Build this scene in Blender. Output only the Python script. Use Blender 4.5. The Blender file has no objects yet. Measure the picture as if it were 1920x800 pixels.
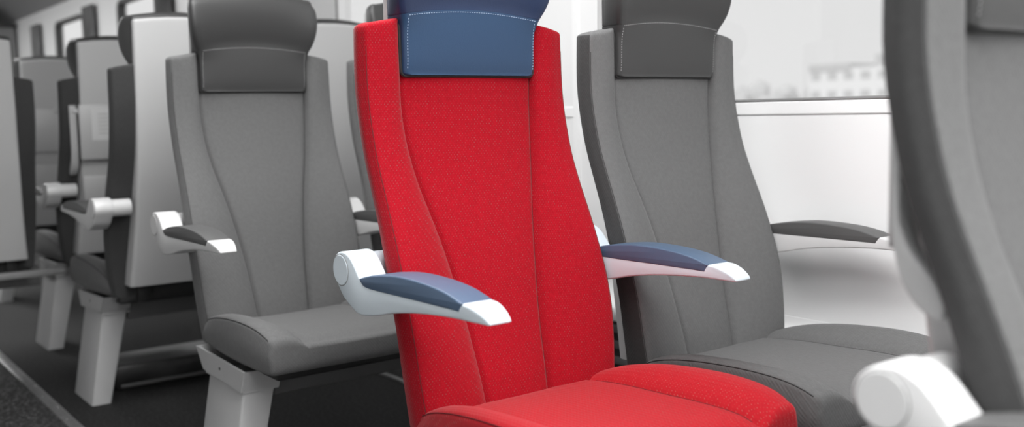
import bpy, bmesh, math, random
from mathutils import Vector, Matrix
random.seed(7)
C = bpy.context.scene.collection
sc = bpy.context.scene
PI = math.pi

# ------------------------------------------------------------------ materials
def mat(name, col, rough=.5, metal=0., spec=.5, bump=None, noise=None, sheen=0., coat=0.):
    m = bpy.data.materials.new(name); m.use_nodes = True
    nt = m.node_tree; b = nt.nodes['Principled BSDF']
    b.inputs['Base Color'].default_value = (*col, 1)
    b.inputs['Roughness'].default_value = rough
    b.inputs['Metallic'].default_value = metal
    b.inputs['Specular IOR Level'].default_value = spec
    if sheen:
        b.inputs['Sheen Weight'].default_value = sheen
        b.inputs['Sheen Roughness'].default_value = .4
    if coat: b.inputs['Coat Weight'].default_value = coat
    if bump or noise:
        tc = nt.nodes.new('ShaderNodeTexCoord')
        n = nt.nodes.new('ShaderNodeTexNoise')
        s, amt = bump or noise
        n.inputs['Scale'].default_value = s; n.inputs['Detail'].default_value = 3
        nt.links.new(tc.outputs['Object'], n.inputs['Vector'])
    if bump:
        bp = nt.nodes.new('ShaderNodeBump'); bp.inputs['Strength'].default_value = bump[1]
        bp.inputs['Distance'].default_value = .002
        nt.links.new(n.outputs['Fac'], bp.inputs['Height']); nt.links.new(bp.outputs['Normal'], b.inputs['Normal'])
    if noise:
        r = nt.nodes.new('ShaderNodeValToRGB')
        r.color_ramp.elements[0].position = .35; r.color_ramp.elements[1].position = .7
        r.color_ramp.elements[0].color = (*[c*(1-noise[1]) for c in col], 1)
        r.color_ramp.elements[1].color = (*[min(1, c*(1+noise[1])) for c in col], 1)
        nt.links.new(n.outputs['Fac'], r.inputs['Fac']); nt.links.new(r.outputs['Color'], b.inputs['Base Color'])
    return m

def math_node(nt, op, a, b=None):
    n = nt.nodes.new('ShaderNodeMath'); n.operation = op
    for i, v in enumerate((a, b)):
        if v is None: continue
        if isinstance(v, (int, float)): n.inputs[i].default_value = v
        else: nt.links.new(v, n.inputs[i])
    return n.outputs[0]

def fabric(name, base, dot, mode='back', k=900., thr=.78, sheen=.12, fleck=.65, ribs=0.):
    """woven upholstery with a staggered grid of tiny flecks; mode says which plane it lies in"""
    m = mat(name, base, .88, spec=.12, sheen=sheen)
    nt = m.node_tree; b = nt.nodes['Principled BSDF']
    tc = nt.nodes.new('ShaderNodeTexCoord'); sp = nt.nodes.new('ShaderNodeSeparateXYZ')
    nt.links.new(tc.outputs['Object'], sp.inputs[0])
    X, Y, Z = sp.outputs
    if mode == 'back': u = math_node(nt, 'ADD', Y, X); v = Z
    else: u = Y; v = math_node(nt, 'ADD', X, Z)
    su = math_node(nt, 'SINE', math_node(nt, 'MULTIPLY', u, k))
    sv = math_node(nt, 'SINE', math_node(nt, 'MULTIPLY', v, k*.8))
    pr = math_node(nt, 'MULTIPLY', su, sv)
    n1 = nt.nodes.new('ShaderNodeTexNoise'); n1.inputs['Scale'].default_value = 260; n1.inputs['Detail'].default_value = 2
    nt.links.new(tc.outputs['Object'], n1.inputs['Vector'])
    f = math_node(nt, 'ADD', pr, math_node(nt, 'MULTIPLY', math_node(nt, 'SUBTRACT', n1.outputs['Fac'], .5), 1.2))
    mr = nt.nodes.new('ShaderNodeMapRange'); nt.links.new(f, mr.inputs['Value'])
    mr.inputs['From Min'].default_value = thr; mr.inputs['From Max'].default_value = thr+.2
    mr.inputs['To Max'].default_value = fleck
    mx = nt.nodes.new('ShaderNodeMix'); mx.data_type = 'RGBA'
    nt.links.new(mr.outputs['Result'], mx.inputs['Factor'])
    # broad, faint colour drift of the cloth
    n2 = nt.nodes.new('ShaderNodeTexNoise'); n2.inputs['Scale'].default_value = 120; n2.inputs['Detail'].default_value = 4
    nt.links.new(tc.outputs['Object'], n2.inputs['Vector'])
    r = nt.nodes.new('ShaderNodeValToRGB')
    r.color_ramp.elements[0].position = .3; r.color_ramp.elements[1].position = .75
    r.color_ramp.elements[0].color = (*[c*.93 for c in base], 1)
    r.color_ramp.elements[1].color = (*[min(1, c*1.06) for c in base], 1)
    nt.links.new(n2.outputs['Fac'], r.inputs['Fac'])
    nt.links.new(r.outputs['Color'], mx.inputs['A']); mx.inputs['B'].default_value = (*dot, 1)
    nt.links.new(mx.outputs['Result'], b.inputs['Base Color'])
    h = pr
    if ribs:
        rb = math_node(nt, 'SINE', math_node(nt, 'MULTIPLY', Y, ribs))
        h = math_node(nt, 'ADD', math_node(nt, 'MULTIPLY', pr, .3), rb)
    bp = nt.nodes.new('ShaderNodeBump'); bp.inputs['Strength'].default_value = .25; bp.inputs['Distance'].default_value = .0006
    nt.links.new(h, bp.inputs['Height']); nt.links.new(bp.outputs['Normal'], b.inputs['Normal'])
    return m

M = {}
M['red_back'] = fabric('red cloth back', (.325, .0038, .0115), (.20, .08, .08), 'back')
M['red_seat'] = fabric('red cloth seat', (.40, .0115, .018), (.34, .13, .11), 'seat', ribs=620., fleck=.6)
M['red_seam'] = mat('red seam thread', (.13, .002, .005), .8)
GC = (.136, .136, .136)
M['grey_back'] = fabric('grey cloth back', GC, (.19, .19, .19), 'back', fleck=.35)
M['grey_seat'] = fabric('grey cloth seat', GC, (.19, .19, .19), 'seat', fleck=.35)
M['dark_back'] = fabric('shaded charcoal cloth back', (.052, .052, .052), (.07, .07, .07), 'back', fleck=.3)
M['grey_seam'] = mat('grey seam thread', (.035, .035, .035), .8)
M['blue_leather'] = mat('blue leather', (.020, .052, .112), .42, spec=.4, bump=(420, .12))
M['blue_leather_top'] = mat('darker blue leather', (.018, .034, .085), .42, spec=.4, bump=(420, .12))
M['blue_thread'] = mat('pale blue thread', (.35, .45, .6), .6)
M['grey_leather'] = mat('grey leather', (.047, .047, .047), .45, spec=.4, bump=(420, .12))
M['grey_thread'] = mat('pale grey thread', (.35, .35, .35), .6)
M['white_arm'] = mat('cool white moulded plastic', (.63, .70, .75), .35, spec=.5)
M['grey_arm'] = mat('white moulded plastic', (.66, .66, .66), .35, spec=.5)
M['blue_pad'] = mat('blue rubber pad', (.072, .115, .185), .42, bump=(900, .15))
M['grey_pad'] = mat('charcoal rubber pad', (.085, .085, .085), .5, bump=(900, .15))
M['shell'] = mat('pale grey moulded shell', (.46, .46, .46), .4)
M['leg'] = mat('pale grey painted metal', (.46, .46, .46), .38, noise=(9, .03))
M['dark'] = mat('black painted steel', (.018, .018, .018), .5)
M['beam'] = mat('dark grey steel beam', (.11, .11, .11), .45)
M['rail'] = mat('mid grey steel rail', (.20, .20, .20), .4)
M['paper'] = mat('white paper', (.62, .62, .62), .7)
M['ink'] = mat('grey print', (.42, .42, .42), .7)
M['wall'] = mat('white wall laminate', (.86, .86, .86), .45)
M['gasket'] = mat('dark rubber window seal', (.06, .06, .06), .55)
M['seal'] = mat('grey window seal', (.28, .28, .28), .5)
M['sill'] = mat('white window ledge', (.92, .92, .92), .35)
M['ceiling'] = mat('dark grey ceiling panel', (.085, .085, .085), .6)
M['rack'] = mat('grey cove panel', (.30, .30, .30), .55)
M['metal'] = mat('brushed aluminium strip', (.36, .36, .36), .35, metal=.8, noise=(60, .15))
M['screw'] = mat('bright screw head', (.75, .75, .75), .25, metal=1)
M['curtain'] = mat('dark grey curtain cloth', (.14, .14, .14), .85, noise=(4, .45))
M['facade'] = mat('pale facade', (.88, .88, .88), .8)  # distance haze is put into this pale colour and the next two
M['pane_far'] = mat('grey far window', (.62, .62, .62), .6)
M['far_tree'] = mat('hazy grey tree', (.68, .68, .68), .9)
M['outside_ground'] = mat('pale ground', (.72, .72, .72), .9)
M['partition'] = mat('dark partition', (.06, .06, .06), .5)
M['partition_light'] = mat('grey partition panel', (.26, .26, .26), .5)

def floor_mat(name, col, fleck, scale=900):
    m = mat(name, col, .75, spec=.25)
    nt = m.node_tree; b = nt.nodes['Principled BSDF']
    tc = nt.nodes.new('ShaderNodeTexCoord'); n = nt.nodes.new('ShaderNodeTexNoise')
    n.inputs['Scale'].default_value = scale*.2; n.inputs['Detail'].default_value = 5
    nt.links.new(tc.outputs['Object'], n.inputs['Vector'])
    r = nt.nodes.new('ShaderNodeValToRGB'); e = r.color_ramp.elements
    e[0].position = .40; e[0].color = (*[c*.55 for c in col], 1)
    e[1].position = .55; e[1].color = (*col, 1)
    x = e.new(.64); x.color = (*fleck, 1)
    nt.links.new(n.outputs['Fac'], r.inputs['Fac']); nt.links.new(r.outputs['Color'], b.inputs['Base Color'])
    bp = nt.nodes.new('ShaderNodeBump'); bp.inputs['Strength'].default_value = .5; bp.inputs['Distance'].default_value = .002
    nt.links.new(n.outputs['Fac'], bp.inputs['Height']); nt.links.new(bp.outputs['Normal'], b.inputs['Normal'])
    return m
M['carpet'] = floor_mat('dark bay carpet', (.020, .020, .020), (.034, .034, .034), 500)
M['aisle'] = floor_mat('speckled aisle floor', (.035, .035, .035), (.11, .11, .11), 420)

def glass():
    m = bpy.data.materials.new('window glass'); m.use_nodes = True; nt = m.node_tree
    nt.nodes.clear(); o = nt.nodes.new('ShaderNodeOutputMaterial')
    t = nt.nodes.new('ShaderNodeBsdfTransparent'); g = nt.nodes.new('ShaderNodeBsdfGlossy')
    g.inputs['Roughness'].default_value = .02; mx = nt.nodes.new('ShaderNodeMixShader'); mx.inputs[0].default_value = .06
    t.inputs[0].default_value = (.97, .97, .97, 1)
    nt.links.new(t.outputs[0], mx.inputs[1]); nt.links.new(g.outputs[0], mx.inputs[2]); nt.links.new(mx.outputs[0], o.inputs[0])
    return m
M['glass'] = glass()
def emit(name, s):
    m = bpy.data.materials.new(name); m.use_nodes = True; nt = m.node_tree
    b = nt.nodes['Principled BSDF']; b.inputs['Emission Color'].default_value = (1, 1, 1, 1)
    b.inputs['Emission Strength'].default_value = s; b.inputs['Base Color'].default_value = (.8, .8, .8, 1)
    return m

# ------------------------------------------------------------------ mesh helpers
def obj(name, bm, m, parent=None, smooth=True, angle=40):
    me = bpy.data.meshes.new(name)
    bmesh.ops.recalc_face_normals(bm, faces=bm.faces)
    if smooth:
        lim = math.radians(angle)
        for f in bm.faces: f.smooth = True
        for e in bm.edges:
            if len(e.link_faces) == 2 and e.calc_face_angle(0) > lim: e.smooth = False
    bm.to_mesh(me); bm.free()
    me.materials.append(m if not isinstance(m, str) else M[m])
    o = bpy.data.objects.new(name, me); C.objects.link(o)
    if parent: o.parent = parent
    return o
def struct(name, bm, m, parent=None, smooth=False):
    o = obj(name, bm, m, parent, smooth)
    if not parent: o['kind'] = 'structure'
    return o
def tag(o, label, cat, group=None):
    o['label'] = label; o['category'] = cat
    if group: o['group'] = group
    return o
def thing(name, label, cat, loc=(0, 0, 0), rz=0., group=None):
    o = bpy.data.objects.new(name, None); C.objects.link(o)
    o.empty_display_size = .1
    o.location = loc; o.rotation_euler = (0, 0, rz)
    return tag(o, label, cat, group)
def box(bm, a, b, bev=0.):
    r = bmesh.ops.create_cube(bm, size=1)
    for v in r['verts']:
        v.co = Vector([(a[i]+b[i])/2 + v.co[i]*(b[i]-a[i]) for i in range(3)])
    if bev:
        es = list({e for v in r['verts'] for e in v.link_edges})
        bmesh.ops.bevel(bm, geom=es, offset=bev, segments=2, affect='EDGES', profile=.5)
    return bm
def mbox(a, b, bev=0.): return box(bmesh.new(), a, b, bev)
def loft(loops, bm=None, cap=True):
    bm = bm or bmesh.new()
    rows = [[bm.verts.new(p) for p in l] for l in loops]
    n = len(rows[0])
    for a, b in zip(rows, rows[1:]):
        for i in range(n):
            bm.faces.new((a[i], a[(i+1) % n], b[(i+1) % n], b[i]))
    if cap:
        bm.faces.new(rows[0]); bm.faces.new(rows[-1][::-1])
    return bm
def interp(x, pts):
    """smooth (Catmull-Rom, monotone in index) interpolation through sorted points"""
    if x <= pts[0][0]: return pts[0][1]
    if x >= pts[-1][0]: return pts[-1][1]
    for i in range(len(pts)-1):
        if pts[i][0] <= x <= pts[i+1][0]: break
    x0, y0 = pts[i]; x1, y1 = pts[i+1]
    def sl(j):
        if j == 0: return (pts[1][1]-pts[0][1])/(pts[1][0]-pts[0][0])
        if j == len(pts)-1: return (pts[-1][1]-pts[-2][1])/(pts[-1][0]-pts[-2][0])
        return (pts[j+1][1]-pts[j-1][1])/(pts[j+1][0]-pts[j-1][0])
    h = x1-x0; t = (x-x0)/h
    return ((2*t**3-3*t**2+1)*y0 + (t**3-2*t**2+t)*h*sl(i) + (-2*t**3+3*t**2)*y1 + (t**3-t**2)*h*sl(i+1))
def tube(path, r, bm=None, seg=8):
    bm = bm or bmesh.new(); path = [Vector(p) for p in path]; loops = []
    for i, p in enumerate(path):
        d = (path[min(i+1, len(path)-1)]-path[max(i-1, 0)]).normalized()
        a = d.orthogonal().normalized() if i == 0 else (pa - d*pa.dot(d)).normalized()
        pa = a; b = d.cross(a)
        loops.append([p + (a*math.cos(t)+b*math.sin(t))*r for t in [2*PI*k/seg for k in range(seg)]])
    return loft(loops, bm)
def cyl(p, q, r, seg=32, bev=0.):
    bm = bmesh.new(); p = Vector(p); q = Vector(q); d = (q-p).normalized()
    a = d.orthogonal().normalized(); b = d.cross(a)
    st = [(0, r-bev), (bev, r), ((q-p).length-bev, r), ((q-p).length, r-bev)] if bev else [(0, r), ((q-p).length, r)]
    return loft([[p+d*s+(a*math.cos(2*PI*k/seg)+b*math.sin(2*PI*k/seg))*rr for k in range(seg)] for s, rr in st], bm)
def smooth_poly(pts, sub=5):
    """closed Catmull-Rom through points; a point given as (x, z, 1) stays a sharp corner"""
    out = []; n = len(pts)
    for i in range(n):
        p0, p1, p2, p3 = pts[i-1], pts[i], pts[(i+1) % n], pts[(i+2) % n]
        if len(p1) > 2: p0 = p1
        if len(p2) > 2: p3 = p2
        for k in range(sub):
            t = k/sub
            out.append(tuple(.5*((2*p1[j]) + (-p0[j]+p2[j])*t + (2*p0[j]-5*p1[j]+4*p2[j]-p3[j])*t*t + (-p0[j]+3*p1[j]-3*p2[j]+p3[j])*t**3) for j in (0, 1)))
    return out
def inset_poly(pts, d):
    n = len(pts); out = []
    area = sum(pts[i][0]*pts[(i+1) % n][1]-pts[(i+1) % n][0]*pts[i][1] for i in range(n))
    s = 1 if area > 0 else -1
    for i in range(n):
        a, b, c = Vector(pts[i-1]), Vector(pts[i]), Vector(pts[(i+1) % n])
        e1 = (b-a); e2 = (c-b)
        n1 = Vector((-e1.y, e1.x)).normalized()*s; n2 = Vector((-e2.y, e2.x)).normalized()*s
        m = (n1+n2); m = m.normalized() if m.length > 1e-6 else n1
        out.append(b+m*d)
    return out
def slab(poly, y0, y1, bev):
    """extrude an x-z outline along y with rounded rims"""
    loops = []
    for k in range(4):
        a = k/3*PI/2; loops.append((y0+bev*(1-math.sin(a)), bev*(1-math.cos(a))))
    loops = [(y0 + bev*(1-math.cos(k/3*PI/2)), bev*(1-math.sin(k/3*PI/2))) for k in range(4)]
    loops += [(y1 - (y-y0), d) for y, d in reversed(loops)]
    return loft([[(p[0], y, p[1]) for p in inset_poly(poly, d)] for y, d in loops])

# ------------------------------------------------------------------ seat geometry (local: x forward, y across, z up, floor at 0)
XO = [(.36, .150), (.42, .148), (.5, .140), (.55, .133), (.6, .121), (.65, .105), (.7, .086), (.75, .064), (.8, .041), (.85, .020), (.9, .005), (.95, -.006), (1., -.012), (1.12, -.013)]
WO = [(.36, .214), (.42, .222), (.5, .229), (.6, .233), (.7, .231), (.8, .228), (.9, .228), (1., .228), (1.12, .226)]
XI = [(.36, .135), (.45, .115), (.5, .101), (.55, .087), (.6, .073), (.65, .059), (.7, .044), (.75, .028), (.8, .012), (.85, -.001), (.9, -.010), (.95, -.015), (1., -.015), (1.12, -.015)]
AI = [(.36, .070), (.45, .076), (.5, .080), (.55, .085), (.6, .092), (.65, .100), (.7, .109), (.75, .120), (.8, .132), (.85, .141), (.9, .147), (.95, .150), (1.12, .152)]
TH = [(.36, .066), (.5, .062), (.66, .058), (.75, .052), (.9, .046), (1.12, .042)]
def back_x(y, z):
    xo, w, xi, a = interp(z, XO), interp(z, WO), interp(z, XI), interp(z, AI)
    u = abs(y)
    g = .0075*math.exp(-((u-a)/.005)**2)
    if u < a: return xi + .007*(1-(u/a)**2) - g
    t = min(1, (u-a)/(w-a))
    return xi + (xo-xi)*t + .019*math.sin(PI*min(1, t))**.7*(1-.35*t) - g
def back_loop(z, shrink=0., zadd=0.):
    xo, w, th, a = interp(z, XO), interp(z, WO), interp(z, TH), interp(z, AI)
    r = .011
    ys = [0, .3*a, .6*a, .85*a, a-.009, a-.005, a-.002, a, a+.002, a+.005, a+.009]
    b0 = a+.009; b1 = w-r
    ys += [b0+(b1-b0)*k/8 for k in range(1, 9)]
    half = [(back_x(y, z), y) for y in ys]
    xe = half[-1][0]
    for k in range(1, 6):
        t = k/5*PI/2; half.append((xe-r+r*math.cos(t), w-r+r*math.sin(t)))
    xb = xo-th
    x1 = half[-1][0]
    for k in range(1, 7):
        t = k/7; half.append((x1+(xb+.01-x1)*t, w+.004*math.sin(PI*t)))
    for k in range(0, 5):
        t = k/4*PI/2; half.append((xb+.01-.01*math.sin(t), w-.01+.01*math.cos(t)))
    xc = min(xb, interp(z, XI)-.034)
    for k, q in ((.88, .5), (.75, 1), (.5, 1), (.25, 1), (0, 1)): half.append((xb+(xc-xb)*q, (w-.01)*k))
    full = half[:-1] + [half[-1]] + [(x, -y) for x, y in half[-2:0:-1]]
    cx = xo-th/2
    out = []
    for x, y in full:
        sx = 1-shrink; 
        yy = y*(1-shrink*.16); xx = cx+(x-cx)*sx
        zz = z + zadd
        f = max(0., (z-.98)/.115)
        zz += .006*f + .030*f*f*(1-min(1, abs(y)/w)**1.6)
        out.append((xx, yy, zz))
    return out
def make_backrest(name_mat, seam_mat, root, panel=True):
    zs = [.365, .375, .39] + [.41+.0225*k for k in range(30)] + [1.075, 1.083]
    loops = [back_loop(.362, .35), back_loop(.365, .15)] + [back_loop(z, 0) for z in zs]
    for k in range(1, 6):
        t = k/5*PI/2; loops.append(back_loop(1.083, (1-math.cos(t))*.75, math.sin(t)*.012))
    o = obj('backrest', loft(loops), name_mat, root, angle=60)
    if name_mat == 'grey_back' and panel:  # panel: whether this seat gets the shaded sides
        o.data.materials.append(M['dark_back'])          # charcoal side and rear faces, with the shade there put into the colour
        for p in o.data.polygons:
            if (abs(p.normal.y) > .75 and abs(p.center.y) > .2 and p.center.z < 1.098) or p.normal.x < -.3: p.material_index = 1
    for s in (-1, 1):
        pa = []; pb = []
        for k in range(44):
            z = .42+k*.0148; a = interp(z, AI)
            if z < 1.0: pa.append((back_x(a, z)+.0001, s*a, z))
            w = interp(z, WO); pb.append((back_x(w-.011, z)-.0034, s*(w-.0034), z))
        obj('seam', tube(pa, .0009, seg=6), seam_mat, o)
        obj('seam', tube(pb, .0010, seg=6), seam_mat, o)
    return o

# headrest: (z, half width, front x at centre, front x at wing, back x)
HR = [(1.008, .1500, -.001, -.002), (1.03, .1503, .003, .001), (1.06, .1510, .005, .002), (1.09, .1530, .005, .004), (1.105, .157, .004, .008), (1.118, .162, .003, .012),
      (1.13, .167, .006, .018), (1.15, .173, .012, .026), (1.18, .178, .018, .032), (1.21, .179, .020, .030), (1.235, .176, .015, .022), (1.25, .168, .006, .008)]
def hr_front(y, z):
    w = interp(z, [(h[0], h[1]) for h in HR]); c = interp(z, [(h[0], h[2]) for h in HR]); e = interp(z, [(h[0], h[3]) for h in HR])
    return c+(e-c)*min(1, abs(y)/(w-.012))**3
def hr_loop(z, sh=0., za=0., zcut=None):
    w = interp(z, [(h[0], h[1]) for h in HR])
    r = .011; half = []
    xe = hr_front(w-r, z); xb = -.052
    for k in range(13):
        y = (w-r)*k/12; half.append((hr_front(y, z), y))
    for k in range(1, 6):
        t = k/5*PI/2; half.append((xe-r+r*math.cos(t), w-r+r*math.sin(t)))
    wb = min(w, .158)
    for k in range(1, 6):
        t = k/6; half.append((xe-r+(xb+r-xe+r)*t, w+(wb-w)*t*t))
    for k in range(0, 5):
        t = k/4*PI/2; half.append((xb+r-r*math.sin(t), wb-r+r*math.cos(t)))
    for k in (.6, .3, 0): half.append((xb, (wb-r)*k))
    full = half + [(x, -y) for x, y in half[-2:0:-1]]
    out = []
    for x, y in full:
        arch = .016*(1-min(1, abs(y)/.165)**2)*max(0, min(1, (z-1.03)/.085))
        out.append((.0+(x-.0)*(1-sh), y*(1-sh*.12), z+za+arch))
    return out
def make_headrest(low, top, thread, root):
    zl = [1.010, 1.014] + [1.02+.0115*k for k in range(8)] + [1.108, 1.112]
    l0 = [hr_loop(1.010, .6, -.004), hr_loop(1.010, .25, -.0035), hr_loop(1.010, .08, -.002)]
    o = obj('headrest', loft(l0 + [hr_loop(z) for z in zl]), low, root, angle=60)
    zt = [1.1145+.0075*k for k in range(18)]
    lt = [hr_loop(1.1115, .10, 0), hr_loop(1.1125, .02, 0)] + [hr_loop(z) for z in zt]
    for k in range(1, 6):
        t = k/5*PI/2; lt.append(hr_loop(zt[-1], (1-math.cos(t))*.7, math.sin(t)*.016))
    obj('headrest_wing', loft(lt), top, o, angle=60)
    bm = bmesh.new()
    def dash(p, q): tube([p, q], .0007, bm, 5)
    for s in (-1, 1):
        for k in range(17):
            z = 1.018+k*.0054; y = s*.1445
            dash((hr_front(y, z)-.0006, y, z), (hr_front(y, z+.0028)-.0006, y, z+.0028))
    za = lambda y, z: z + .016*(1-min(1, abs(y)/.165)**2)*max(0, min(1, (z-1.03)/.085))
    for k in range(54):
        y = -.1435+k*.0054; z = 1.1085
        dash((hr_front(y, z)+.0003, y, za(y, z)), (hr_front(y+.003, z)+.0003, y+.003, za(y+.003, z)))
    obj('stitching', bm, thread, o)
    p = [(-.012, -.1525, 1.10-.008*k) for k in range(11)]
    p += [(-.012, -.1525+.01*(1-math.cos(t)), 1.0145-.010*math.sin(t)) for t in (.4, .8, 1.2)]
    p += [(-.011+.003*math.sin(PI*k/20), -.142+.0142*k, 1.0045) for k in range(21)]
    p += [(-.012, .1525-.01*(1-math.cos(t)), 1.0145-.010*math.sin(t)) for t in (1.2, .8, .4)]
    p += [(-.012, .1525, 1.02+.008*k) for k in range(11)]
    obj('gap_shade', tube(p, .0030, seg=6), 'dark', o)  # dark tube drawn for the shade in the gap round the headrest
    return o

# cushion: z of side crest and centre line along x
CS = [(.095, .388), (.11, .404), (.13, .416), (.18, .437), (.23, .449), (.30, .460), (.37, .466), (.44, .468), (.50, .464), (.535, .456), (.56, .445)]
CC = [(.095, .395), (.13, .412), (.23, .426), (.35, .432), (.45, .436), (.52, .434), (.56, .424)]
CW = [(.095, .212), (.13, .222), (.23, .236), (.40, .243), (.52, .241), (.56, .236)]
def cush_z(x, y):
    s, c = interp(x, CS), interp(x, CC); w = interp(x, CW); u = abs(y)
    a = .150
    if u < a: return c + .004*(u/a)**2 - .003*math.exp(-((u-a)/.006)**2)
    t = (u-a)/(w-a)
    return c+.004 + (s-c-.004)*min(1, t)**.75 + .012*math.sin(PI*min(1, t))**.9*min(1, (x-.0)/.25) - .003*math.exp(-((u-a)/.006)**2)
def cush_loop(x, sh=0., xa=0.):
    w = interp(x, CW); r = .012; a = .150; bot = .366
    ys = [0, .05, .1, .13, a-.008, a-.003, a, a+.003, a+.008]
    ys += [a+.008+(w-r-a-.008)*k/7 for k in range(1, 8)]
    half = [(y, cush_z(x, y)) for y in ys]; ze = half[-1][1]
    for k in range(1, 6):
        t = k/5*PI/2; half.append((w-r+r*math.sin(t), ze-r+r*math.cos(t)))
    b2 = min(bot, ze-.03)
    for k in range(1, 6):
        t = k/6; half.append((w+.004*math.sin(PI*t), ze-r+(b2+r-ze+r)*t))
    for k in range(0, 5):
        t = k/4*PI/2; half.append((w-r+r*math.cos(t), b2+r-r*math.sin(t)))
    for k in (.6, .3, 0): half.append(((w-r)*k, b2))
    full = half + [(-y, z) for y, z in half[-2:0:-1]]
    zc = (ze+b2)/2+.0
    return [(x+xa, y*(1-sh*.10), zc+(z-zc)*(1-sh)) for y, z in full]
def make_cushion(m, seam, root):
    xs = [.095+.0179*k for k in range(26)] + [.552, .558]
    loops = [cush_loop(.095, .8, -.010), cush_loop(.095, .3, -.007)] + [cush_loop(x) for x in xs]
    for k in range(1, 7):
        t = k/6*PI/2; loops.append(cush_loop(.558, (1-math.cos(t))*.55, math.sin(t)*.016))
    o = obj('seat_cushion', loft(loops), m, root, angle=60)
    for s in (-1, 1):
        p = []
        for k in range(28):
            x = .13+k*.0158; w = interp(x, CW); p.append((x, s*(w-.0025), cush_z(x, w-.012)-.0045))
        obj('piping', tube(p, .0012, seg=6), seam, o)
        obj('seam', tube([(.17+k*.0145, s*.150, cush_z(.17+k*.0145, .150)) for k in range(27)], .0011, seg=6), seam, o)
    return o

# shell behind the back
SW = [(.40, .184), (.5, .176), (.65, .168), (.8, .163), (.95, .160), (1.1, .158), (1.245, .156)]
SB = [(.40, .022), (.5, .000), (.6, -.020), (.66, -.032), (.75, -.048), (.85, -.058), (.95, -.063), (1.1, -.066), (1.245, -.066)]
def shell_loop(z, sh=0., za=0.):
    w = interp(z, SW); xb = interp(z, SB)
    xf = (interp(z, XO)-interp(z, TH)+.012) if z < 1.09 else -.045
    xf = max(xf, xb+.014); xc = max(xb+.008, min(xf, interp(min(z, 1.09), XI)-.022))
    r = min(.014, (xf-xb)*.45); half = [(xc, 0), (xc, w*.6), (xf, w-.004), (xf-.002, w)]
    for k in range(0, 6):
        t = k/5*PI/2; half.append((xb+r-r*math.sin(t), w-r+r*math.cos(t)))
    for k in (.7, .35, 0): half.append((xb-.004*(1-k*k), (w-r)*k))
    full = half + [(x, -y) for x, y in half[-2:0:-1]]
    cx = (xf+xb)/2
    return [(cx+(x-cx)*(1-sh), y*(1-.08*sh), z+za+.012*(1-(y/w)**2)*max(0, (z-1.1)/.14)) for x, y in full]
def make_shell(m, root):
    zs = [.405+.03*k for k in range(28)] + [1.228, 1.234]
    loops = [shell_loop(.402, .3)] + [shell_loop(z) for z in zs]
    for k in range(1, 5):
        t = k/4*PI/2; loops.append(shell_loop(1.234, (1-math.cos(t))*.6, math.sin(t)*.009))
    return obj('back_shell', loft(loops), m, root, angle=50)
def make_tray(root, notice=False, pocket=True):
    t = obj('tray_table', mbox((-.080, -.170, .785), (-.066, .170, 1.0), .005), 'shell', root)
    pts = [(-.059, .985), (-.059, .84), (-.055, .80), (-.047, .765), (-.032, .740), (-.012, .726), (-.001, .727), (.001, .742), (-.012, .765), (-.032, .785), (-.045, .81), (-.048, .84), (-.048, .985), (-.0535, .992)]
    for s in (-1, 1):
        y = s*.187
        obj('hinge_arm', slab(smooth_poly(pts, 3), y-.013, y+.013, .003), 'shell', t)
    obj('cross_bar', mbox((-.064, -.190, .965), (-.050, .190, .985), .004), 'shell', t)
    obj('latch', mbox((-.086, -.015, .98), (-.079, .015, 1.012), .002), 'leg', t)
    if notice:
        n = obj('notice', mbox((-.0812, -.10, .86), (-.0798, .125, .985)), 'paper', t)
        bm = bmesh.new()
        for k in range(6): box(bm, (-.0820, -.07+.02*(k % 3), .885+k*.015), (-.0808, .10, .889+k*.015))
        obj('print', bm, 'ink', n)
    if pocket: obj('magazine_pocket', mbox((-.062, -.165, .60), (-.030, .165, .72), .006), 'shell', root)

ARM = [(-.036, .664), (-.031, .681), (-.015, .694), (.006, .6975), (.024, .693), (.040, .682), (.0625, .657, 1), (.0975, .6505), (.235, .6515), (.366, .6505, 1), (.374, .6572, 1), (.392, .6555), (.412, .649), (.427, .6405), (.432, .6345), (.428, .6315),
       (.409, .632), (.354, .6315), (.265, .625), (.183, .614), (.12, .6005), (.071, .5935), (.050, .5945), (.037, .599), (.015, .609), (-.001, .6185), (-.018, .636), (-.031, .651)]
PAD = [(.0625, .6572, 1), (.09, .6640), (.117, .6688), (.187, .6760), (.267, .6750), (.327, .6688), (.374, .6575, 1), (.366, .6435, 1), (.235, .6430), (.0975, .6425), (.070, .6490)]
def make_arm(y, side, armm, padm, root):
    """side: +1 when the seat it is hinged to lies towards +y"""
    bm = slab(smooth_poly(ARM, 4), y-.0275, y+.0275, .0035)
    for v in bm.verts:
        if v.co.x > .385: v.co.y = y+(v.co.y-y)*(1-.32*((v.co.x-.385)/.05)**1.5)
    a = obj('armrest', bm, armm, root, angle=35)
    obj('armrest_pad', slab(smooth_poly(PAD, 4), y-.0284, y+.0284, .003), padm, a, angle=40)
    o = -side
    obj('pivot_cap', cyl((-.004, y+o*.026, .6645), (-.004, y+o*.0290, .6645), .0270, 40, .001), armm, a)
    ringp = [(-.004+.0278*math.cos(2*PI*k/48), y+o*.0276, .6645+.0278*math.sin(2*PI*k/48)) for k in range(49)]
    obj('cap_groove', tube(ringp, .0007, seg=5), 'rail', a)
    yi = y+side*.028
    obj('hinge_tube', cyl((-.004, yi, .6645), (-.004, y+side*.085, .6645), .0265, 32, .001), armm, a)
    return a
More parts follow.
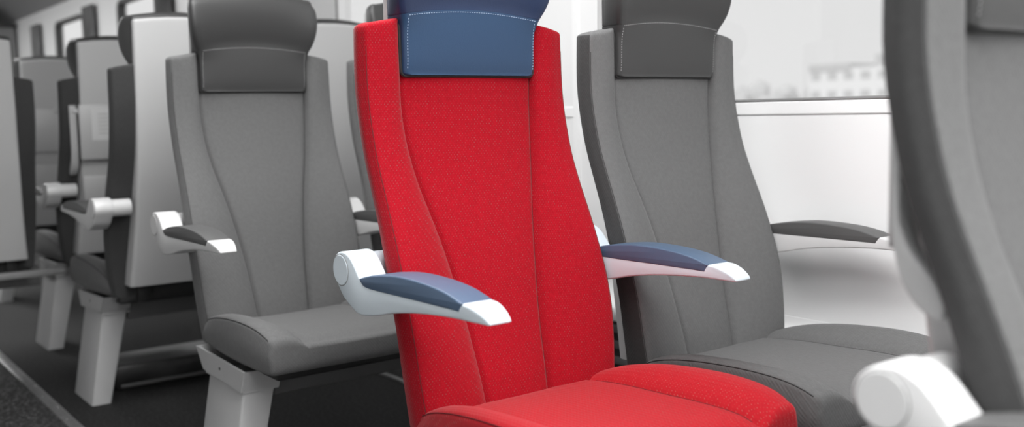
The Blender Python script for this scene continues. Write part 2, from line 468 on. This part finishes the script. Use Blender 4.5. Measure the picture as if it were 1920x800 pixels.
def make_leg(side, root, m='leg'):
    s = side
    # slanted box leg
    def ring(z, x0, x1, y0, y1, r=.008):
        pts = []
        for cx, cy, a0 in ((x1-r, y1-r, 0), (x0+r, y1-r, 90), (x0+r, y0+r, 180), (x1-r, y0+r, 270)):
            for k in range(4):
                a = math.radians(a0+30*k); pts.append((cx+r*math.cos(a), cy+r*math.sin(a), z))
        return pts
    loops = []
    for k in range(9):
        t = k/8; z = .31*t
        yo = (.285*(1-t) + .233*t)
        y0, y1 = sorted((s*yo, s*(yo-.062-.018*t)))
        loops.append(ring(z, .178+.005*t, .408-.005*t, y0, y1))
    l = obj('leg', loft(loops), m, root, angle=30)
    # bracket: flared end plate with returns
    bm = bmesh.new()
    def plate(pts, y0, y1):
        a = [bm.verts.new((x, y0, z)) for x, z in pts]; b = [bm.verts.new((x, y1, z)) for x, z in pts]
        n = len(pts); bm.faces.new(a); bm.faces.new(b[::-1])
        for i in range(n): bm.faces.new((a[i], b[i], b[(i+1) % n], a[(i+1) % n]))
    y0, y1 = sorted((s*.245, s*.238))
    plate([(.125, .362), (.435, .352), (.412, .300), (.170, .310)], y0, y1)
    y0, y1 = sorted((s*.239, s*.150))
    plate([(.125, .362), (.132, .362), (.177, .310), (.170, .310)], y0, y1)
    plate([(.428, .352), (.435, .352), (.412, .300), (.405, .300)], y0, y1)
    plate([(.170, .304), (.410, .300), (.410, .296), (.170, .300)], y0, y1)
    br = obj('leg_bracket', bm, m, root, smooth=False)
    obj('bolt', cyl((.285, s*.2445, .333), (.285, s*.2465, .333), .0035, 12), 'dark', br)
    y0, y1 = sorted((s*.15, -s*.26))
    obj('carrier_beam', mbox((.20, y0, .27), (.38, y1, .345), .006), 'beam', root)

def make_seat(name, label, X, Y, face, arms, leg=0, colour='grey', tray=False, notice=False, group=None, panel=True, pocket=True):
    root = thing(name, label, 'train seat', (X, Y, 0), 0 if face > 0 else PI, group)
    g = colour
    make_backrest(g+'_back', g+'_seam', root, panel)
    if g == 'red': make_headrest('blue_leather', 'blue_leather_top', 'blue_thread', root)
    else: make_headrest('grey_leather', 'grey_leather', 'grey_thread', root)
    make_cushion(g+'_seat', g+'_seam', root)
    make_shell('shell', root)
    obj('seat_pan', mbox((.09, -.20, .340), (.52, .20, .368), .006), 'dark', root)
    for s in (-1, 1): obj('back_hinge', mbox((.06, s*.13-.02, .345), (.10, s*.13+.02, .42), .004), 'dark', root)
    if tray: make_tray(root, notice, pocket)
    for (y, side) in arms:
        make_arm(y, side, 'white_arm' if g == 'red' else 'grey_arm', 'blue_pad' if g == 'red' else 'grey_pad', root)
    if leg: make_leg(leg, root)
    else: obj('carrier_beam', mbox((.20, -.262, .27), (.38, .262, .338), .006), 'beam', root)
    return root

W = .265
GP = 'high-backed train seats'
XR = -1.5654
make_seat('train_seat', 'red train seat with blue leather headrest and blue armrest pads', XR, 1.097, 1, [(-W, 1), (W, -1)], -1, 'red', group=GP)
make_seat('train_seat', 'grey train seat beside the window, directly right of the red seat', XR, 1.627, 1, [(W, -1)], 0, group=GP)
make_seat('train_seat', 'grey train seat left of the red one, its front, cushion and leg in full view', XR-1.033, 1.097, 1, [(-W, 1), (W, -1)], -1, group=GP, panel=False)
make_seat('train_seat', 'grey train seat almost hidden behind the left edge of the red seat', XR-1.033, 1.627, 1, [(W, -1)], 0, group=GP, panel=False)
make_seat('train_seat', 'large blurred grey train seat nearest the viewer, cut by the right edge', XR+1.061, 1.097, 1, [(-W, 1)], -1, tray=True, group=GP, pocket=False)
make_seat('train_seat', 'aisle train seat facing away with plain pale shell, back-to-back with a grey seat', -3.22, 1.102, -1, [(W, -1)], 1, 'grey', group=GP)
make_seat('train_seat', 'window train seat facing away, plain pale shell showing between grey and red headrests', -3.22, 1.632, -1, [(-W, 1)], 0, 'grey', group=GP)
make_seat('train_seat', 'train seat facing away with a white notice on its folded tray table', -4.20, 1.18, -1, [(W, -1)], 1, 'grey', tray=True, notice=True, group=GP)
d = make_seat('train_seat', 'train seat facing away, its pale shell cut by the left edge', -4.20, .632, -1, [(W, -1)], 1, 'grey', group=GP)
obj('carrier_rail', mbox((-.20, -.265, .362), (-.16, .20, .385), .004), 'rail', d)
make_seat('train_seat', 'farthest train seat facing away, pale shell seen between two nearer seats at left', -5.55, 1.24, -1, [(W, -1)], 1, 'grey', tray=True, group=GP)

# ------------------------------------------------------------------ the carriage
YW = 1.982; XA, XB = -11.0, 3.0; YL = -1.35
struct('floor', mbox((XA, YL, -.05), (XB, YW, 0)), 'carpet')
fo = struct('trim_1', mbox((XA, YL, 0), (XB, .698, .003)), 'aisle')
tr = thing('floor_strip', 'metal strip with screw heads along the edge of the aisle floor', 'floor strip', (-5, .716, 0))
obj('strip', mbox((XA+5, -.018, 0), (XB+5, .018, .006), .002), 'metal', tr)
for k in range(34):
    x = -4.6+k*.165
    obj('screw', cyl((x+5, (.006 if k % 2 else -.006), .005), (x+5, (.006 if k % 2 else -.006), .0075), .0045, 10), 'screw', tr)
tk = obj('seat_track', mbox((-3.26, 1.74, 0), (-2.05, 1.76, .006), .001), 'metal'); tag(tk, 'thin metal track on the carpet under the grey forward-facing seat', 'floor track')
bx = thing('equipment_box', 'low dark box on the carpet behind the leg of the back-to-back grey seat', 'equipment box', (-3.65, 1.40, 0))
obj('casing', mbox((-.11, -.47, 0), (.11, .47, .085), .012), mat('satin black casing', (.024, .024, .024), .35, noise=(9, .6)), bx)
bm = mbox((.108, -.45, .006), (.113, .45, .018), .002); obj('kick_strip', bm, 'beam', bx)

wins = [(-8.63, -7.80), (-6.92, -6.13), (-5.20, -4.42), (-3.80, -2.62), (-1.90, -.35)]
ZS, ZT = .952, 1.715
def rect_frame(bm, x0, x1, z0, z1, t, y0, y1, r=.06):
    """rounded rectangular ring"""
    def ring(off, y):
        a0, a1, b0, b1 = x0+off, x1-off, z0+off, z1-off; rr = max(.005, r-off); pts = []
        for cx, cz, s in ((a1-rr, b1-rr, 0), (a0+rr, b1-rr, 90), (a0+rr, b0+rr, 180), (a1-rr, b0+rr, 270)):
            for k in range(6):
                a = math.radians(s+18*k); pts.append((cx+rr*math.cos(a), y, cz+rr*math.sin(a)))
        return pts
    L = [ring(0, y0), ring(t, y0), ring(t, y1), ring(0, y1), ring(0, y0)]
    rows = [[bm.verts.new(p) for p in l] for l in L[:-1]]; rows.append(rows[0])
    for a, b in zip(rows, rows[1:]):
        n = len(a)
        for i in range(n): bm.faces.new((a[i], a[(i+1) % n], b[(i+1) % n], b[i]))
    return bm
bm = bmesh.new()
T = .06
box(bm, (XA, YW, .40), (XB, YW+T, ZS)); box(bm, (XA, YW, ZT), (XB, YW+T, 1.86))
xs = [XA] + [v for w_ in wins for v in w_] + [XB]
for i in range(0, len(xs), 2): box(bm, (xs[i], YW, ZS), (xs[i+1], YW+T, ZT))
struct('wall_right', bm, 'wall')
for i, (x0, x1) in enumerate(wins):
    big = i >= 3
    wn = struct('window_%d' % (i+1), rect_frame(bmesh.new(), x0-.012, x1+.012, ZS-(.002 if big else .012), ZT+.012, (.026 if not big else .005), YW-.006, YW+.045, .07 if not big else .03), 'gasket' if not big else 'seal', smooth=True)
    struct('pane', mbox((x0, YW+.03, ZS), (x1, YW+.034, ZT)), 'glass', wn)
# window ledge and lower heating duct
struct('trim_2', mbox((XA, YW-.004, ZS-.036), (XB, YW+.02, ZS-.004), .003), 'sill')
prof = [(YW+.02, 0), (YW-.075, 0), (YW-.075, .345)]
for k in range(1, 7):
    t = k/6*PI/2; prof.append((YW-.075+.02*(1-math.cos(t)), .345+.03*math.sin(t)))
for k in range(0, 7):
    t = k/6*PI/2; prof.append((YW-.052+.05*math.sin(t), .376+.05*(1-math.cos(t))))
prof += [(YW+.02, .43)]
struct('trim_3', loft([[(x, y, z) for y, z in prof] for x in (XA, -2.6, -1.9, XB)]), 'wall', smooth=True)
gr = thing('heater_grille', 'dark slatted heater grille low on the wall, glimpsed right of the red seat', 'heater grille', (-2.25, YW-.076, 0))
obj('backing', mbox((-.42, -.006, 0), (.42, 0, .34), .001), 'dark', gr)
for k in range(6):
    obj('slat', mbox((-.41, -.012, .085+k*.045), (.41, -.004, .106+k*.045), .002), 'beam', gr)
# vertical trim on the pillar
struct('trim_4', mbox((-2.30, YW-.006, .43), (-2.275, YW+.002, 1.86), .001), 'sill')
# curtains between the distant windows
for i, (x0, x1) in enumerate(((-9.40, -9.07), (-7.72, -7.40), (-6.09, -5.79))):
    bm = bmesh.new(); n = 60; f = []; b = []
    for k in range(n+1):
        x = x0+(x1-x0)*k/n; y = YW-.028+.012*math.sin(k/n*2*PI*5)
        f.append((x, y)); b.append((x, y+.006))
    poly = f+b[::-1]
    loft([[(x, y, z) for x, y in poly] for z in (1.0, 1.3, 1.755)], bm)
    cu = obj('curtain', bm, 'curtain')
    tag(cu, ['narrow dark curtain furthest down the carriage wall', 'dark curtain between the two small distant windows', 'dark curtain at top left, nearest of the three to the grey seats'][i], 'curtain', 'dark curtains beside the windows')
# cove, ceiling, other wall and ends
cv = [(YW+T, 1.86), (YW-.002, 1.86), (YW-.10, 1.95), (YW-.28, 2.03), (YW-.55, 2.08), (YW-.55, 2.14), (YW+T, 2.14)]
struct('trim_5', loft([[(x, y, z) for y, z in cv] for x in (XA, XB)]), 'rack', smooth=True)
struct('ceiling', mbox((XA, YL, 2.14), (XB, YW+T, 2.2)), 'ceiling')
struct('wall_left', mbox((XA, YL-.06, 0), (XB, YL, 2.2)), 'wall')
struct('wall_front', mbox((XB, YL-.06, 0), (XB+.06, YW+T, 2.2)), 'wall')
wb = struct('wall_back', mbox((XA-.06, YL-.06, 0), (XA, YW+T, 2.2)), 'partition')
dn = struct('door_1', mbox((XA, .55, 0), (XA+.03, 1.25, 1.95), .004), 'partition_light')
struct('door_window', mbox((XA+.028, .68, 1.0), (XA+.036, 1.12, 1.7), .003), 'gasket', dn)
struct('door_handle', cyl((XA+.05, 1.18, .95), (XA+.05, 1.18, 1.15), .012, 12), 'screw', dn)
# distant luggage shelf beside the end door
st = thing('luggage_stack', 'tall grey luggage cabinet by the far end wall at top left', 'cabinet', (-10.4, 1.66, 0))
obj('side_panel', mbox((-.35, -.30, 0), (.35, .30, 1.80), .01), 'partition_light', st)
obj('top_shelf', mbox((-.37, -.32, 1.80), (.37, .31, 1.84), .004), 'gasket', st)

# ------------------------------------------------------------------ ceiling lamps
def lamp(x0, x1, y0, y1, power, label):
    t = thing('ceiling_light', label, 'ceiling light', ((x0+x1)/2, (y0+y1)/2, 2.14), group='ceiling lights above the seats')
    hx, hy = (x1-x0)/2, (y1-y0)/2
    bm = bmesh.new()
    for a, b in (((-hx-.02, -hy-.02, -.03), (hx+.02, -hy, 0)), ((-hx-.02, hy, -.03), (hx+.02, hy+.02, 0)), ((-hx-.02, -hy, -.03), (-hx, hy, 0)), ((hx, -hy, -.03), (hx+.02, hy, 0))): box(bm, a, b)
    obj('frame', bm, 'shell', t, smooth=False)
    obj('diffuser', mbox((-hx, -hy, -.012), (hx, hy, -.004)), emit('lamp diffuser', 1.5), t)
    l = bpy.data.lights.new('lamp_light', 'AREA'); l.shape = 'RECTANGLE'; l.size = x1-x0; l.size_y = y1-y0; l.energy = power
    o = bpy.data.objects.new('lamp_light', l); C.objects.link(o); o.parent = t; o.location = (0, 0, -.018)
    return t
lamp(-.4, 2.8, -.35, .65, 72, 'wide ceiling panel added behind the viewer as front light')  # unseen panel, added as front light on the forward-facing surfaces
lamp(-3.0, .8, .55, 1.15, 66, 'long ceiling light above the middle rows of seats')
lamp(-10., -5.2, .25, .75, 85, 'long ceiling light above the far rows of seats')

# ------------------------------------------------------------------ outside
gd = obj('ground', mbox((-500, 3, -3.2), (400, 500, -3.0)), 'outside_ground'); gd['kind'] = 'structure'
def at_dir(px, py, dist):
    return None
cam_m = None
yaw, pitch, roll = map(math.radians, (37.0594, 5.754, -1.1759)); FPX = 1866.87; H = .9331
Fv = Vector((-math.cos(yaw)*math.cos(pitch), math.sin(yaw)*math.cos(pitch), -math.sin(pitch)))
Rv = Fv.cross(Vector((0, 0, 1))).normalized(); Uv = Rv.cross(Fv)
Rv, Uv = Rv*math.cos(roll)+Uv*math.sin(roll), Uv*math.cos(roll)-Rv*math.sin(roll)
# pale apartment block across the tracks
bd = thing('apartment_block', 'hazy pale apartment block with rows of small windows outside the near window', 'building', (-89, 130, -3))
obj('facade', mbox((-6.6, 0, 0), (16, 10, 9.6), .05), 'facade', bd, smooth=False)
obj('upper_storey', mbox((-6.5, -.2, 9.2), (.8, 9, 10.3), .05), 'pane_far', bd, smooth=False)
obj('roof_house', mbox((4.2, 1, 9.5), (5.4, 4, 11.4), .05), 'pane_far', bd, smooth=False)
for j in range(2):
    for i in range(6):
        x = -6.0+i*2.85; z = 5.2+2.75*j
        w = obj('window', mbox((x, -.12, z), (x+1.5, .1, z+1.1), .02), 'pane_far', bd, smooth=False)
for i, (x, y, s) in enumerate(((-126, 150, 2.2), (-118, 150, 3.0), (-109, 150, 2.0))):
    bm = bmesh.new()
    for k in range(9):
        r = s*random.uniform(.45, .8)
        rr = bmesh.ops.create_icosphere(bm, subdivisions=2, radius=r, matrix=Matrix.Translation((random.uniform(-s, s), random.uniform(-s, s)*.5, 4+random.uniform(0, s*1.1))))
        for v in rr['verts']: v.co += v.normal*random.uniform(-.15, .15)*r
    tt = thing('distant_tree', ['hazy grey tree furthest left outside the near window', 'largest hazy grey tree outside the near window', 'small hazy grey tree closest to the apartment block'][i], 'tree', (x, y, -3), group='hazy trees outside')
    obj('crown', bm, 'far_tree', tt)
    obj('trunk', cyl((0, 0, 0), (0, 0, 5), .3, 10), 'far_tree', tt)

# ------------------------------------------------------------------ light from outside
w = bpy.data.worlds.new('sky'); sc.world = w; w.use_nodes = True
bg = w.node_tree.nodes['Background']; bg.inputs[0].default_value = (1, 1, 1, 1); bg.inputs[1].default_value = .90
s = bpy.data.lights.new('sun', 'SUN'); s.energy = 1.1; s.angle = math.radians(6)
so = bpy.data.objects.new('sun', s); C.objects.link(so); so.rotation_euler = (math.radians(50), 0, math.radians(10))

# ------------------------------------------------------------------ camera
cd = bpy.data.cameras.new('camera'); co = bpy.data.objects.new('camera', cd); C.objects.link(co)
cd.sensor_width = 36; cd.lens = 36*FPX/1920; cd.clip_start = .02; cd.clip_end = 1000
m3 = Matrix((Rv, Uv, -Fv)).transposed()
co.matrix_world = Matrix.Translation((0, 0, H)) @ m3.to_4x4()
cd.dof.use_dof = True; cd.dof.focus_distance = 1.9; cd.dof.aperture_fstop = 2.5
sc.camera = co
sc.view_settings.view_transform = 'Standard'; sc.view_settings.look = 'None'
sc.view_settings.exposure = 0; sc.view_settings.gamma = 1; sc.view_settings.use_curve_mapping = False
